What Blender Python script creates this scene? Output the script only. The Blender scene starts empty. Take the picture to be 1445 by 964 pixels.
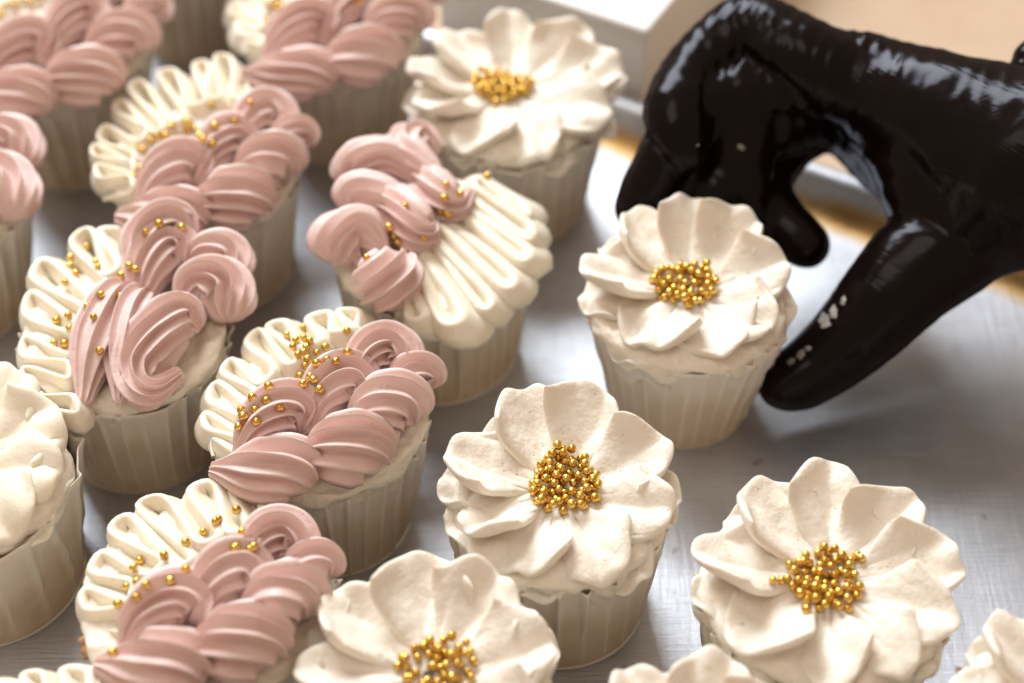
import bpy, math, random
import numpy as np
from mathutils import Vector, Matrix
from mathutils.bvhtree import BVHTree

CM = 0.01                                   # everything below is measured in centimetres
scene = bpy.context.scene
COL = scene.collection
rng = np.random.default_rng(7)
random.seed(7)

# ------------------------------------------------------------------ camera
PITCH = math.radians(46.0)
CAM_Z = 48.2
FPX = 2700.0                                # focal length in pixels of a 1445 px wide frame
cam_d = bpy.data.cameras.new('camera')
cam = bpy.data.objects.new('camera', cam_d); COL.objects.link(cam)
cam.location = (0, 0, CAM_Z * CM)
cam.rotation_euler = (math.pi / 2 - PITCH, 0, 0)
cam_d.sensor_width = 36.0
cam_d.lens = 36.0 * FPX / 1445.0
cam_d.clip_start = 0.01; cam_d.clip_end = 50
cam_d.dof.use_dof = True
cam_d.dof.focus_distance = 0.565
cam_d.dof.aperture_fstop = 5.3
scene.camera = cam

# ------------------------------------------------------------------ world and lamps
world = bpy.data.worlds.new('World'); scene.world = world; world.use_nodes = True
bgn = world.node_tree.nodes['Background']
bgn.inputs['Color'].default_value = (0.80, 0.61, 0.46, 1)
bgn.inputs['Strength'].default_value = 0.50

def area(name, loc, target, sx, sy, energy, color):
    d = bpy.data.lights.new(name, 'AREA'); d.shape = 'RECTANGLE'
    d.size = sx; d.size_y = sy; d.energy = energy; d.color = color
    o = bpy.data.objects.new(name, d); COL.objects.link(o)
    o.location = loc
    v = Vector(target) - Vector(loc)
    o.rotation_euler = v.to_track_quat('-Z', 'Y').to_euler()
    return o
area('window_light', (-0.55, 1.75, 1.35), (0.0, 0.45, 0.0), 1.2, 0.95, 47.0, (0.92, 0.965, 1.0))
area('overhead_fill', (-0.5, 0.2, 1.5), (0.0, 0.5, 0.0), 0.7, 0.7, 3.0, (1.0, 0.95, 0.88))  # weak overhead fill, added to soften the light; no such lamp in view

scene.view_settings.view_transform = 'Standard'
scene.view_settings.look = 'None'
scene.view_settings.exposure = 0.4
scene.view_settings.gamma = 1.0
scene.render.engine = 'CYCLES'
scene.cycles.use_denoising = True
scene.cycles.max_bounces = 7
scene.cycles.diffuse_bounces = 4

# ------------------------------------------------------------------ maths helpers
_c, _s = math.cos(PITCH), math.sin(PITCH)
def on_plane(px, py, z):
    """world point (cm) of the photograph's point (px, py) at height z"""
    dx = (px - 722.5) / FPX; dy = -(py - 482.0) / FPX
    d = np.array([dx, _c + dy * _s, -_s + dy * _c])
    t = (z - CAM_Z) / d[2]
    return np.array([0, 0, CAM_Z]) + d * t

def _hash(ix, iy, iz, seed):
    n = (ix * 374761393 + iy * 668265263 + iz * 2147483647 + seed * 974634777) & 0xffffffff
    n = ((n ^ (n >> 13)) * 1274126177) & 0xffffffff
    return ((n ^ (n >> 16)) & 0xffff) / 32767.5 - 1.0
def noise3(p, seed=0):
    seed = int(seed * 10)
    p = np.asarray(p, float)
    i = np.floor(p).astype(np.int64); f = p - i
    f = f * f * (3 - 2 * f)
    x, y, z = i[..., 0], i[..., 1], i[..., 2]
    fx, fy, fz = f[..., 0], f[..., 1], f[..., 2]
    r = 0
    for a in (0, 1):
        for b in (0, 1):
            for c in (0, 1):
                w = (fx if a else 1 - fx) * (fy if b else 1 - fy) * (fz if c else 1 - fz)
                r = r + w * _hash(x + a, y + b, z + c, seed)
    return r
def fbm(p, seed=0, o=3):
    p = np.asarray(p, float); r = 0; a = 1.0
    for k in range(o):
        r = r + a * noise3(p * (2 ** k) + 17.3 * k, seed + k); a *= .5
    return r
def sstep(x, a=0.0, b=1.0):
    t = np.clip((x - a) / (b - a), 0, 1); return t * t * (3 - 2 * t)
def spline(pts, n):
    """Catmull-Rom through the rows of pts, n samples"""
    P = np.asarray(pts, float)
    if len(P) == 2:
        t = np.linspace(0, 1, n)[:, None]; return P[0] * (1 - t) + P[1] * t
    Q = np.vstack([2 * P[0] - P[1], P, 2 * P[-1] - P[-2]])
    m = len(P) - 1
    d = np.linalg.norm(np.diff(P[:, :2], axis=0), axis=1) + 1e-6
    cum = np.concatenate([[0], np.cumsum(d)]) / d.sum()
    s = np.linspace(0, 1, n)
    k = np.clip(np.searchsorted(cum, s, side='right') - 1, 0, m - 1)
    t = ((s - cum[k]) / (cum[k + 1] - cum[k]))[:, None]
    a, b, c, e = Q[k], Q[k + 1], Q[k + 2], Q[k + 3]
    return .5 * (2 * b + (c - a) * t + (2 * a - 5 * b + 4 * c - e) * t ** 2 + (3 * b - a - 3 * c + e) * t ** 3)

# ------------------------------------------------------------------ mesh helpers
def mesh(name, V, F, mat, smooth=True, attrs=None):
    V = np.asarray(V, float) * CM
    me = bpy.data.meshes.new(name)
    F = np.asarray(F)
    me.vertices.add(len(V)); me.vertices.foreach_set('co', V.ravel())
    k = F.shape[1]
    me.loops.add(F.size); me.loops.foreach_set('vertex_index', F.ravel().astype(np.int32))
    me.polygons.add(len(F))
    me.polygons.foreach_set('loop_start', np.arange(0, F.size, k, dtype=np.int32))
    me.polygons.foreach_set('loop_total', np.full(len(F), k, dtype=np.int32))
    me.polygons.foreach_set('use_smooth', np.full(len(F), smooth))
    me.update(calc_edges=True); me.validate()
    if attrs:
        for an, av in attrs.items():
            at = me.attributes.new(an, 'FLOAT', 'POINT'); at.data.foreach_set('value', np.asarray(av, np.float32))
    me.materials.append(mat)
    return me
def obj(name, me, parent=None, loc=None):
    o = bpy.data.objects.new(name, me); COL.objects.link(o)
    if parent is not None: o.parent = parent
    if loc is not None: o.location = [c * CM for c in loc]
    return o
def empty(name, loc):
    o = bpy.data.objects.new(name, None); COL.objects.link(o)
    o.empty_display_size = .01; o.location = [c * CM for c in loc]
    return o
def tag(o, label=None, cat=None, group=None, kind=None):
    if label: o['label'] = label
    if cat: o['category'] = cat
    if group: o['group'] = group
    if kind: o['kind'] = kind
    return o
def grid_faces(nu, nv, off=0, wrap_v=False, flip=False):
    i = np.arange(nu - 1)[:, None]; j = np.arange(nv if wrap_v else nv - 1)[None, :]
    j2 = (j + 1) % nv
    a = i * nv + j; b = (i + 1) * nv + j; c = (i + 1) * nv + j2; d = i * nv + j2
    F = np.stack([a, b, c, d] if not flip else [a, d, c, b], -1).reshape(-1, 4) + off
    return F
def grid_normals(P):
    du = np.gradient(P, axis=0); dv = np.gradient(P, axis=1)
    n = np.cross(du, dv); n /= np.linalg.norm(n, axis=-1, keepdims=True) + 1e-9
    return n

# ------------------------------------------------------------------ materials
class NT:
    def __init__(self, name):
        self.m = bpy.data.materials.new(name); self.m.use_nodes = True
        self.t = self.m.node_tree; self.b = self.t.nodes['Principled BSDF']
    def n(self, typ, **kw):
        x = self.t.nodes.new(typ)
        for k, v in kw.items():
            if k in x.inputs.keys() if not isinstance(k, int) else False: x.inputs[k].default_value = v
            else: setattr(x, k, v)
        return x
    def l(self, a, b): self.t.links.new(a, b)
    def coord(self, scale=(1, 1, 1), kind='Object'):
        tc = self.n('ShaderNodeTexCoord'); mp = self.n('ShaderNodeMapping')
        mp.inputs['Scale'].default_value = scale
        self.l(tc.outputs[kind], mp.inputs['Vector']); return mp.outputs['Vector']
    def noise(self, vec, scale, detail=3, rough=.5):
        x = self.n('ShaderNodeTexNoise'); x.inputs['Scale'].default_value = scale
        x.inputs['Detail'].default_value = detail; x.inputs['Roughness'].default_value = rough
        self.l(vec, x.inputs['Vector']); return x.outputs['Fac']
    def ramp(self, fac, stops, interp='LINEAR'):
        x = self.n('ShaderNodeValToRGB'); x.color_ramp.interpolation = interp
        el = x.color_ramp.elements
        while len(el) < len(stops): el.new(.5)
        for e, (p, c) in zip(el, stops):
            e.position = p; e.color = c if len(c) == 4 else (*c, 1)
        self.l(fac, x.inputs['Fac']); return x.outputs['Color']
    def math(self, op, a, b=None, c=None):
        x = self.n('ShaderNodeMath'); x.operation = op
        for i, v in enumerate((a, b, c)):
            if v is None: continue
            if isinstance(v, (int, float)): x.inputs[i].default_value = v
            else: self.l(v, x.inputs[i])
        return x.outputs[0]
    def mix(self, fac, a, b, mode='MIX'):
        x = self.n('ShaderNodeMix'); x.data_type = 'RGBA'; x.blend_type = mode
        for idx, v in ((0, fac), (6, a), (7, b)):
            if isinstance(v, (int, float)): x.inputs[idx].default_value = v
            elif isinstance(v, tuple): x.inputs[idx].default_value = (*v, 1) if len(v) == 3 else v
            else: self.l(v, x.inputs[idx])
        return x.outputs[2]
    def bump(self, h, strength, dist, prev=None):
        x = self.n('ShaderNodeBump'); x.inputs['Strength'].default_value = strength
        x.inputs['Distance'].default_value = dist; self.l(h, x.inputs['Height'])
        if prev is not None: self.l(prev, x.inputs['Normal'])
        return x.outputs['Normal']
    def attr(self, name):
        x = self.n('ShaderNodeAttribute'); x.attribute_name = name; return x.outputs['Fac']
    def objrand(self):
        return self.n('ShaderNodeObjectInfo').outputs['Random']
    def set(self, **kw):
        for k, v in kw.items():
            i = self.b.inputs[k.replace('_', ' ')]
            if isinstance(v, (int, float)): i.default_value = v
            elif isinstance(v, tuple): i.default_value = (*v, 1) if len(v) == 3 and i.type == 'RGBA' else v
            else: self.l(v, i)

def frosting_mat(name, col_a, col_b, pits=.5, sss=.35, rough=.42, streak=.25):
    t = NT(name); v = t.coord()
    n1 = t.noise(v, 90, 3)
    c = t.mix(t.ramp(n1, [(.3, (0, 0, 0)), (.7, (1, 1, 1))]), col_a, col_b)
    # small burst air bubbles
    vo = t.n('ShaderNodeTexVoronoi'); vo.inputs['Scale'].default_value = 520; vo.inputs['Randomness'].default_value = 1
    w = t.coord((1, 1, 1)); t.l(w, vo.inputs['Vector'])
    mask = t.ramp(t.noise(v, 160, 2), [(.52, (0, 0, 0)), (.66, (1, 1, 1))])
    dot = t.ramp(vo.outputs['Distance'], [(.06, (0, 0, 0)), (.2, (1, 1, 1))])
    pit = t.math('SUBTRACT', 1.0, t.math('MULTIPLY', t.math('SUBTRACT', 1.0, dot), mask))
    fine = t.noise(t.coord((1, 1, 1)), 700, 3, .6)
    med = t.noise(t.coord((1, 1, 1)), 190, 3, .55)
    nb = t.bump(pit, pits, .0006)
    nb = t.bump(med, streak, .0016, nb)
    nb = t.bump(fine, .14, .0005, nb)
    t.set(Base_Color=c, Roughness=rough, Normal=nb, Subsurface_Weight=sss, Subsurface_Radius=(.6, .42, .25), Subsurface_Scale=.004, Specular_IOR_Level=.42)
    return t.m
M = {}
M['petal'] = frosting_mat('petal_buttercream', (.80, .735, .635), (.85, .795, .705), .8, .22, .45, .6)
M['ruffle'] = frosting_mat('ruffle_buttercream', (.84, .77, .62), (.89, .83, .70), .45, .3, .36, .3)
M['pink'] = frosting_mat('pink_buttercream', (.70, .50, .465), (.76, .575, .54), .6, .12, .45, .3)
M['base'] = frosting_mat('crumb_coat_cream', (.80, .72, .60), (.88, .82, .72), .6, .3, .45, .8)

def gold_mat():
    t = NT('gold_sugar_pearl'); v = t.coord()
    r = t.objrand()
    c = t.mix(r, (.66, .40, .075), (.80, .53, .14))
    nb = t.bump(t.noise(v, 900, 2), .35, .0004)
    t.set(Base_Color=c, Metallic=1.0, Roughness=.24, Normal=nb)
    return t.m
M['gold'] = gold_mat()
def silver_pearl():
    t = NT('pale_sugar_pearl'); t.set(Base_Color=(.75, .66, .55), Metallic=.7, Roughness=.2); return t.m
M['pale_pearl'] = silver_pearl()

def paper_mat():
    t = NT('greaseproof_paper'); v = t.coord()
    n1 = t.noise(v, 60, 4, .6)
    gr = t.attr('grease_shade')
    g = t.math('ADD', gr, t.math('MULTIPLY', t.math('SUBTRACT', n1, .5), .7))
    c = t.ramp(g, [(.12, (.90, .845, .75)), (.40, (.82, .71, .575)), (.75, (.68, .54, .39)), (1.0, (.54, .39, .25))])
    fib = t.noise(t.coord((1, 1, .15)), 500, 3)
    nb = t.bump(fib, .15, .0004)
    nb = t.bump(t.noise(v, 120, 2), .25, .0012, nb)
    t.set(Base_Color=c, Roughness=.5, Normal=nb, Specular_IOR_Level=.35)
    # thin paper lets some light through
    tr = t.n('ShaderNodeBsdfTranslucent'); t.l(c, tr.inputs['Color'])
    ms = t.n('ShaderNodeMixShader'); ms.inputs[0].default_value = .15
    t.l(t.b.outputs[0], ms.inputs[1]); t.l(tr.outputs[0], ms.inputs[2])
    t.l(ms.outputs[0], t.t.nodes['Material Output'].inputs['Surface'])
    return t.m
M['paper'] = paper_mat()
def cake_mat():
    t = NT('sponge_cake'); v = t.coord()
    c = t.ramp(t.noise(v, 260, 4, .7), [(.35, (.28, .12, .04)), (.6, (.52, .29, .12)), (.8, (.68, .45, .24))])
    nb = t.bump(t.noise(v, 420, 4, .7), .9, .0015)
    t.set(Base_Color=c, Roughness=.8, Normal=nb); return t.m
M['cake'] = cake_mat()

# ------------------------------------------------------------------ cupcake parts (local frame: cm, origin at the centre of the base)
def paper_case(parent, seed, rb, rt, H, npl=30, amp=.34, skew=0.0, tulip=0.0, flare=.35):
    """pleated paper cup; outer and inner skin of thin paper"""
    nt, nz = npl * 12, 26
    th = np.linspace(0, 2 * np.pi, nt, endpoint=False)
    z = np.linspace(0, 1, nz)
    T, Z = np.meshgrid(th, z)
    P0 = np.stack([np.cos(T) * 1.6, np.sin(T) * 1.6, Z * .6], -1)
    ph = T * npl + 1.5 * fbm(P0 * 1.3, seed, 2) + skew * Z + 2.2 * Z * noise3(np.stack([np.cos(T) * 2.7, np.sin(T) * 2.7, 0 * T], -1), seed + 21)
    # folded pleats: a sharp outer crest, a broad flat between
    w = np.abs(np.sin(ph / 2 + .35 * np.sin(ph)))
    crest = .8 * np.exp(-(w / (.12 + .55 * Z ** 1.6)) ** 2) + .2 * (1 - w)
    crest = crest + .35 * np.exp(-(np.sin(T * 23 + 3 * fbm(P0 * 1.1, seed + 12, 2) + 2.5 * Z) / .16) ** 2) * np.clip(noise3(P0 * 1.4, seed + 13), 0, 1)
    irr = .65 + .6 * (noise3(np.stack([np.cos(T) * 2.3, np.sin(T) * 2.3, Z * 0], -1), seed + 5))
    A = amp * (.25 + .9 * Z ** .8) * np.clip(irr, .2, 1.4)
    R = rb + (rt - rb) * (Z ** 1.05) + A * (crest - .35)
    R += .07 * fbm(P0, seed + 9, 3) * (.3 + Z)
    R += flare * .5 * sstep(Z, .86, 1.0) * np.clip(noise3(np.stack([np.cos(T) * 1.9, np.sin(T) * 1.9, Z * 0], -1), seed + 8), 0, 1)
    R -= .10 * np.exp(-(Z / .035) ** 2)
    if tulip:
        R += tulip * (np.abs(np.sin(T * 2.5 + 1.0)) ** .7 - .6) * sstep(Z, .1, .8)
    edge = 1 + .035 * noise3(np.stack([np.cos(T) * 4, np.sin(T) * 4, Z * 0], -1), seed + 3) + .02 * crest
    Zc = Z * H * (1 + (edge - 1) * Z)
    O = np.stack([R * np.cos(T), R * np.sin(T), Zc], -1)
    I = np.stack([(R - .045) * np.cos(T), (R - .045) * np.sin(T), Zc], -1)
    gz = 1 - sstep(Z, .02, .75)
    grease_shade = .04 + .35 * gz + .44 * np.clip(1 - crest, 0, 1) * (1.05 - .75 * sstep(Z, .45, 1))  # grease towards the foot; browner valleys also paint in some pleat shade
    V = np.vstack([O.reshape(-1, 3), I.reshape(-1, 3), [[0, 0, .02]]])
    G = np.concatenate([grease_shade.ravel(), grease_shade.ravel(), [.8]])
    n = nt * nz
    F = [grid_faces(nz, nt, 0, True, True), grid_faces(nz, nt, n, True)]
    j = np.arange(nt); j2 = (j + 1) % nt
    a = (nz - 1) * nt
    F.append(np.stack([a + j, n + a + j, n + a + j2, a + j2], -1)[:, ::-1])
    F.append(np.stack([j, j2, np.full(nt, 2 * n), np.full(nt, 2 * n)], -1)[:, [0, 2, 3, 1]] * 1)
    quads = np.vstack(F[:3])
    me = mesh('paper_case', V, quads, M['paper'], attrs={'grease_shade': G})
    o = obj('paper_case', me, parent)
    # floor of the case
    V2 = [[0, 0, .03]] + [[(rb - .02) * math.cos(t), (rb - .02) * math.sin(t), .03] for t in np.linspace(0, 2 * np.pi, 48, endpoint=False)]
    F2 = [[0, 1 + k, 1 + (k + 1) % 48] for k in range(48)]
    obj('case_bottom', mesh('case_bottom', V2, F2, M['paper']), parent)
    return o

def sponge(parent, seed, rb, rt, H, top):
    nt, nz = 72, 14
    th = np.linspace(0, 2 * np.pi, nt, endpoint=False); z = np.linspace(0, 1, nz)
    T, Z = np.meshgrid(th, z)
    k = sstep(Z, .9, 1)
    R = (rb - .16 + (rt - rb) * Z * top / H - .02) * np.sqrt(np.clip(1 - k ** 2 * .9, 0, 1))
    R = R + .05 * fbm(np.stack([np.cos(T) * 3, np.sin(T) * 3, Z * 4], -1), seed)
    V = np.stack([R * np.cos(T), R * np.sin(T), .08 + Z * (top - .08)], -1).reshape(-1, 3)
    V = np.vstack([V, [[0, 0, top + .02]]])
    F = grid_faces(nz, nt, 0, True, True)
    j = np.arange(nt); a = (nz - 1) * nt
    cap = np.stack([a + j, a + (j + 1) % nt, np.full(nt, nz * nt)], -1)
    me = mesh('sponge', V, np.vstack([F, np.stack([a + j, a + (j + 1) % nt, a + (j + 1) % nt, a + j], -1)[:0]]), M['cake'])
    o = obj('sponge', me, parent)
    return o

def cream_base(parent, seed, rad, z_edge, z_top, rag=.35, mat='base'):
    """spread layer of cream with a ragged lower edge over the paper's rim"""
    nt, nr = 160, 34
    th = np.linspace(0, 2 * np.pi, nt, endpoint=False); r = np.linspace(0, 1, nr)
    T, Rr = np.meshgrid(th, r)
    ed = 1 + (.05 if rag > .4 else .02) * fbm(np.stack([np.cos(T) * 1.7, np.sin(T) * 1.7, 0 * T], -1), seed, 3)
    X = rad * ed * np.sin(Rr * np.pi / 2 * 1.0) ** .8
    low = rag * (.45 + .8 * fbm(np.stack([np.cos(T) * 4.2, np.sin(T) * 4.2, 0 * T], -1), seed + 2, 2))
    Zz = z_edge + (z_top - z_edge) * (1 - Rr ** 5) - low * sstep(Rr, .86, 1.0)
    P = np.stack([X * np.cos(T), X * np.sin(T), Zz], -1)
    nz = fbm(P * np.array([1.6, 1.6, 3.2]), seed + 4, 3) * .09
    nz = nz * (1.0 if rag > .4 else 1.3); P[..., 2] += nz; P[..., 0] += nz * .9 * np.cos(T) * sstep(Rr, .5, 1); P[..., 1] += nz * .9 * np.sin(T) * sstep(Rr, .5, 1)
    # underside tucks back in
    B = P[-1].copy(); B1 = B.copy(); B1[:, :2] *= .965; B1[:, 2] -= .05; B2 = B.copy(); B2[:, :2] *= .93; B2[:, 2] -= .7
    V = np.vstack([P.reshape(-1, 3), B1, B2])
    F = grid_faces(nr + 2, nt, 0, True)
    return obj('cream_layer', mesh('cream_layer', V, F, M[mat]), parent)

def petal(parent, seed, ang, L, W, z0, rise, cup=.25, skew=.15, droop=0.0, ripple=.08, rho0=.15, th=.17, bend=0.0, lipr=.07, name='petal', mat='petal'):
    nu, nv = 30, 34
    u = 1 - np.cos(np.linspace(0, 1, nu) * np.pi * .5 * .999) ; u = np.sin(np.linspace(0, np.pi / 2, nu)) ** 1.0
    v = np.sin(np.linspace(-np.pi / 2, np.pi / 2, nv))
    U, Vv = np.meshgrid(u, v, indexing='ij')
    outer = 1 - .42 * np.abs(Vv) ** 2.5 + .045 * noise3(np.stack([Vv * 1.9, 0 * Vv + seed * 3.1, 0 * Vv], -1), seed)
    rho = rho0 + (L - rho0) * U * (1 - (1 - outer) * U)
    hw = .16 + (W - .16) * sstep(U, -.12, .85) ** 1.15
    side = Vv * hw + bend * U ** 2
    z = z0 + rise * U ** 1.7 - droop * np.clip(U - .55, 0, 1) ** 1.6 * 3
    z = z + cup * (np.where(Vv > 0, Vv ** 2, .12 * Vv ** 2) - .35) * sstep(U, .1, .9) + skew * Vv * sstep(U, .05, .9)
    ph = seed * 1.7
    z = z + ripple * np.sin(3.3 * Vv * np.pi * .7 + ph) * U ** 2.5
    z = z + lipr * (np.exp(-((1 - U) / .10) ** 2) + .6 * np.exp(-((1 - np.abs(Vv)) / .10) ** 2) * U)
    q = np.stack([rho * 1.0, side * 1.6, 0 * rho + seed * 5.3], -1)
    z = z + .17 * fbm(q * .75, seed, 2) * U - .10 * np.exp(-(Vv / .35) ** 2) * sstep(U, .0, .5) * (1 - sstep(U, .6, 1))
    # knife-like drag lines that run from the middle outwards
    z = z + .045 * noise3(np.stack([rho * .8, (side / (hw + .1)) * 5, 0 * rho + seed], -1), seed + 4) * (1 - .6 * U)
    z = z + .009 * noise3(np.stack([rho * 1.3, (side / (hw + .1)) * 14, 0 * rho + seed], -1), seed + 6)
    ca, sa = math.cos(ang), math.sin(ang)
    X = rho * ca - side * sa; Y = rho * sa + side * ca
    P = np.stack([X, Y, z], -1)
    nrm = grid_normals(P)
    h = (th * (1.1 + .15 * U))[..., None] * (np.clip(1 - np.abs(Vv) ** 7, 0, 1) ** .5 * np.clip(1 - U ** 9, 0, 1) ** .5)[..., None]
    top = P + nrm * h; bot = P - nrm * h * 1.0
    V = np.vstack([top.reshape(-1, 3), bot.reshape(-1, 3)])
    n = nu * nv
    F = np.vstack([grid_faces(nu, nv, 0), grid_faces(nu, nv, n, flip=True)])
    me = mesh(name, V, F, M[mat])
    return obj(name, me, parent)

def shell(parent, pts, R, seed, twist=.9, ridges=11, depth=.54, tail=.25, name='piped_shell', mat='pink', head=.30):
    """one star-tip shell: a ridged, swelling rope that narrows to a tail (pts[0]) and rounds off at its head (pts[-1])"""
    n, m = 54, ridges * 12
    P = spline(pts, n)
    T = np.gradient(P, axis=0); T /= np.linalg.norm(T, axis=1, keepdims=True) + 1e-9
    N = np.zeros_like(P)
    up = np.array([0, 0, 1.0])
    N[0] = up - T[0] * (up @ T[0]); N[0] /= np.linalg.norm(N[0])
    for i in range(1, n):
        a = N[i - 1] - T[i] * (N[i - 1] @ T[i]); N[i] = a / np.linalg.norm(a)
    B = np.cross(T, N)
    t = np.linspace(0, 1, n)
    prof = (tail + (1 - tail) * sstep(t, -.05, .55)) * np.sqrt(np.clip(1 - np.clip((t - (1 - head)) / head, 0, 1) ** 2.2, 0, 1))
    prof *= 1 - .0 * t
    prof[0] = .001; prof[1] *= .7; prof[-1] = .001
    ph = np.linspace(0, 2 * np.pi, m, endpoint=False)
    PH, TT = np.meshgrid(ph, t)
    w = np.abs(np.sin((PH * ridges) / 2))
    varied = .85 + .5 * noise3(np.stack([np.cos(PH) * 1.5, np.sin(PH) * 1.5, TT * 1.5 + seed * 3], -1), seed)
    rad = R * prof[:, None] * (1.24 - depth * varied * w ** .85)
    rad = rad * (1 + .03 * noise3(np.stack([np.cos(PH) * 2, np.sin(PH) * 2, TT * 7], -1), seed + 1))
    ang = PH + .10 * np.sin(PH * 2 + seed) + twist * (TT - .3) + seed + (1 - w) ** 1.5 * .22 * 2 * np.pi / ridges
    V = P[:, None, :] + rad[..., None] * (np.cos(ang)[..., None] * N[:, None, :] + np.sin(ang)[..., None] * B[:, None, :])
    V = V.reshape(-1, 3)
    F = grid_faces(n, m, 0, True, True)
    return obj(name, mesh(name, V, F, M[mat]), parent)

def ruffle(parent, O, I, loops, seed, th=.19, hgt=.42, lean=.35, name='piped_ruffle', mat='ruffle', phase=0.0, sq=1.35):
    """a ribbon of cream piped to and fro between an outer line O and an inner line I"""
    n = int(loops * 26); m = 14
    s = np.linspace(0, 1, n)
    Os, Is = spline(O, n), spline(I, n)
    sj = s + .012 * np.sin(s * 23 + seed)
    w = np.cos(2 * np.pi * loops * sj + phase)
    w = np.tanh(w * sq) / math.tanh(sq)
    amp = 1 + .22 * noise3(np.stack([s * loops * 1.1, s * 0 + seed, s * 0], -1), seed)
    k = (.5 + .5 * w * amp)[:, None]
    P = Os * k + Is * (1 - k)
    # loops are drop shaped: wide at the ends, pinched between
    T = np.gradient(P, axis=0); T /= np.linalg.norm(T, axis=1, keepdims=True) + 1e-9
    D = np.gradient((Os + Is) / 2, axis=0); D /= np.linalg.norm(D, axis=1, keepdims=True) + 1e-9
    pull = np.sin(2 * np.pi * loops * sj * 2 + 2 * phase)[:, None]
    step = np.linalg.norm(np.diff((Os + Is) / 2, axis=0), axis=1).sum() / loops
    P = P + D * pull * step * .19
    P = P + D * (step * .16 * noise3(np.stack([s * loops * 1.6, s * 0 + 4, s * 0 + seed], -1), seed + 6))[:, None]
    P[:, 2] += .09 * noise3(np.stack([s * loops * 2, s * 0, s * 0 + seed], -1), seed)
    up = np.array([0, 0, 1.0])
    S = np.cross(T, up); S /= np.linalg.norm(S, axis=1, keepdims=True) + 1e-9
    out = Os - Is; out /= np.linalg.norm(out, axis=1, keepdims=True)
    U = up[None, :] + D * (-lean) + out * .15; U /= np.linalg.norm(U, axis=1, keepdims=True)
    ph = np.linspace(0, 2 * np.pi, m, endpoint=False)
    cs, sn = np.cos(ph), np.sin(ph)
    cx = np.sign(cs) * np.abs(cs) ** .9; sx = np.sign(sn) * np.abs(sn) ** .9
    thv = th * (1 + .25 * noise3(np.stack([s * loops * 3, s * 0, s * 0 + seed + 3], -1), seed + 1))
    endt = np.clip(np.minimum(s, 1 - s) * loops * 3, .15, 1)
    wid = (1 + 2.0 * np.clip(.35 - sx, 0, 1.35))                       # the foot of the ribbon spreads
    V = P[:, None, :] + (thv * endt)[:, None, None] * (cx * wid)[None, :, None] * S[:, None, :] + (hgt * endt)[:, None, None] * np.where(sx < 0, sx * 1.9, sx)[None, :, None] * U[:, None, :]
    F = grid_faces(n, m, 0, True)
    return obj(name, mesh(name, V.reshape(-1, 3), F, M[mat]), parent)

# sugar pearls
def _pearl_mesh(nm, mat):
    import bmesh
    bm = bmesh.new(); bmesh.ops.create_icosphere(bm, subdivisions=3, radius=.138 * CM)
    for v in bm.verts: v.co *= 1 + .02 * math.sin(v.co.x * 4000) * math.sin(v.co.y * 3500 + 1)
    for f in bm.faces: f.smooth = True
    me = bpy.data.meshes.new(nm); bm.to_mesh(me); bm.free(); me.materials.append(mat); return me
PEARL = _pearl_mesh('sugar_pearl', M['gold'])
PALE = _pearl_mesh('pale_pearl', M['pale_pearl'])
PR = .138
def add_pearl(parent, p, me=None):
    o = obj('sugar_pearl', me or PEARL, parent, p)
    o.rotation_euler = (random.random() * 6, random.random() * 6, 0)
    k = random.uniform(.86, 1.1); o.scale = (k, k, k * random.uniform(.95, 1.0))
    return o

def cake_bvh(root):
    V = []; F = []; off = 0
    for c in root.children:
        if c.type != 'MESH' or c.name.startswith(('sugar_pearl', 'paper', 'case')): continue
        me = c.data; a = np.empty(len(me.vertices) * 3); me.vertices.foreach_get('co', a)
        V.append(a.reshape(-1, 3) / CM)
        F += [[off + i for i in p.vertices] for p in me.polygons]
        off += len(me.vertices)
    return BVHTree.FromPolygons(np.vstack(V).tolist(), F)

def pearls_seen(root, origin, spots, pale=()):
    """pearls lying on the icing where the photograph has them"""
    bv = cake_bvh(root)
    co = Vector((0 - origin[0], 0 - origin[1], CAM_Z - origin[2]))
    for i, (px, py) in enumerate(spots):
        w = on_plane(px, py, 0) - origin
        d = (Vector(w) - co).normalized()
        hit = bv.ray_cast(co, d)
        if hit[0] is None: continue
        nn = hit[1] if hit[1].dot(d) < 0 else -hit[1]
        p = hit[0] + nn * PR * .45 - d * PR * .15
        add_pearl(root, p, PALE if i in pale else None)

def pearl_heap(root, cx, cy, rx, ry, n, strays=(), seed=0):
    bv = cake_bvh(root); r = np.random.default_rng(seed); placed = []
    tries = 0
    while len(placed) < n and tries < 6000:
        tries += 1
        a = r.uniform(0, 2 * np.pi); q = math.sqrt(r.uniform(0, 1)) * (.93 + .07 * math.sin(3 * a + seed))
        x, y = cx + rx * q * math.cos(a), cy + ry * q * math.sin(a)
        hit = bv.ray_cast(Vector((x, y, 12)), Vector((0, 0, -1)))
        if hit[0] is None: continue
        z = hit[0].z + PR * .75; lim = z
        bad = False
        for (a0, b0, c0) in placed:
            d2 = (a0 - x) ** 2 + (b0 - y) ** 2
            if d2 < (1.9 * PR) ** 2:
                if d2 < (1.0 * PR) ** 2: bad = True; break
                z = max(z, c0 + math.sqrt((1.9 * PR) ** 2 - d2))
        if bad or z > lim + 1.9 * PR: continue
        if z > lim + PR * .3 and len(placed) < n * .66 and tries < 2500: continue
        placed.append((x, y, z))
    for p in placed: add_pearl(root, p)
    for x, y in strays:
        hit = bv.ray_cast(Vector((x, y, 12)), Vector((0, 0, -1)))
        if hit[0] is not None: add_pearl(root, (x, y, hit[0].z + PR * .75))

# ------------------------------------------------------------------ cupcakes
ZT = 5.2
GROUP_F = 'flower cupcakes on the metal tray'
GROUP_B = 'cupcakes with a pink piped braid and cream ruffle'

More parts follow.
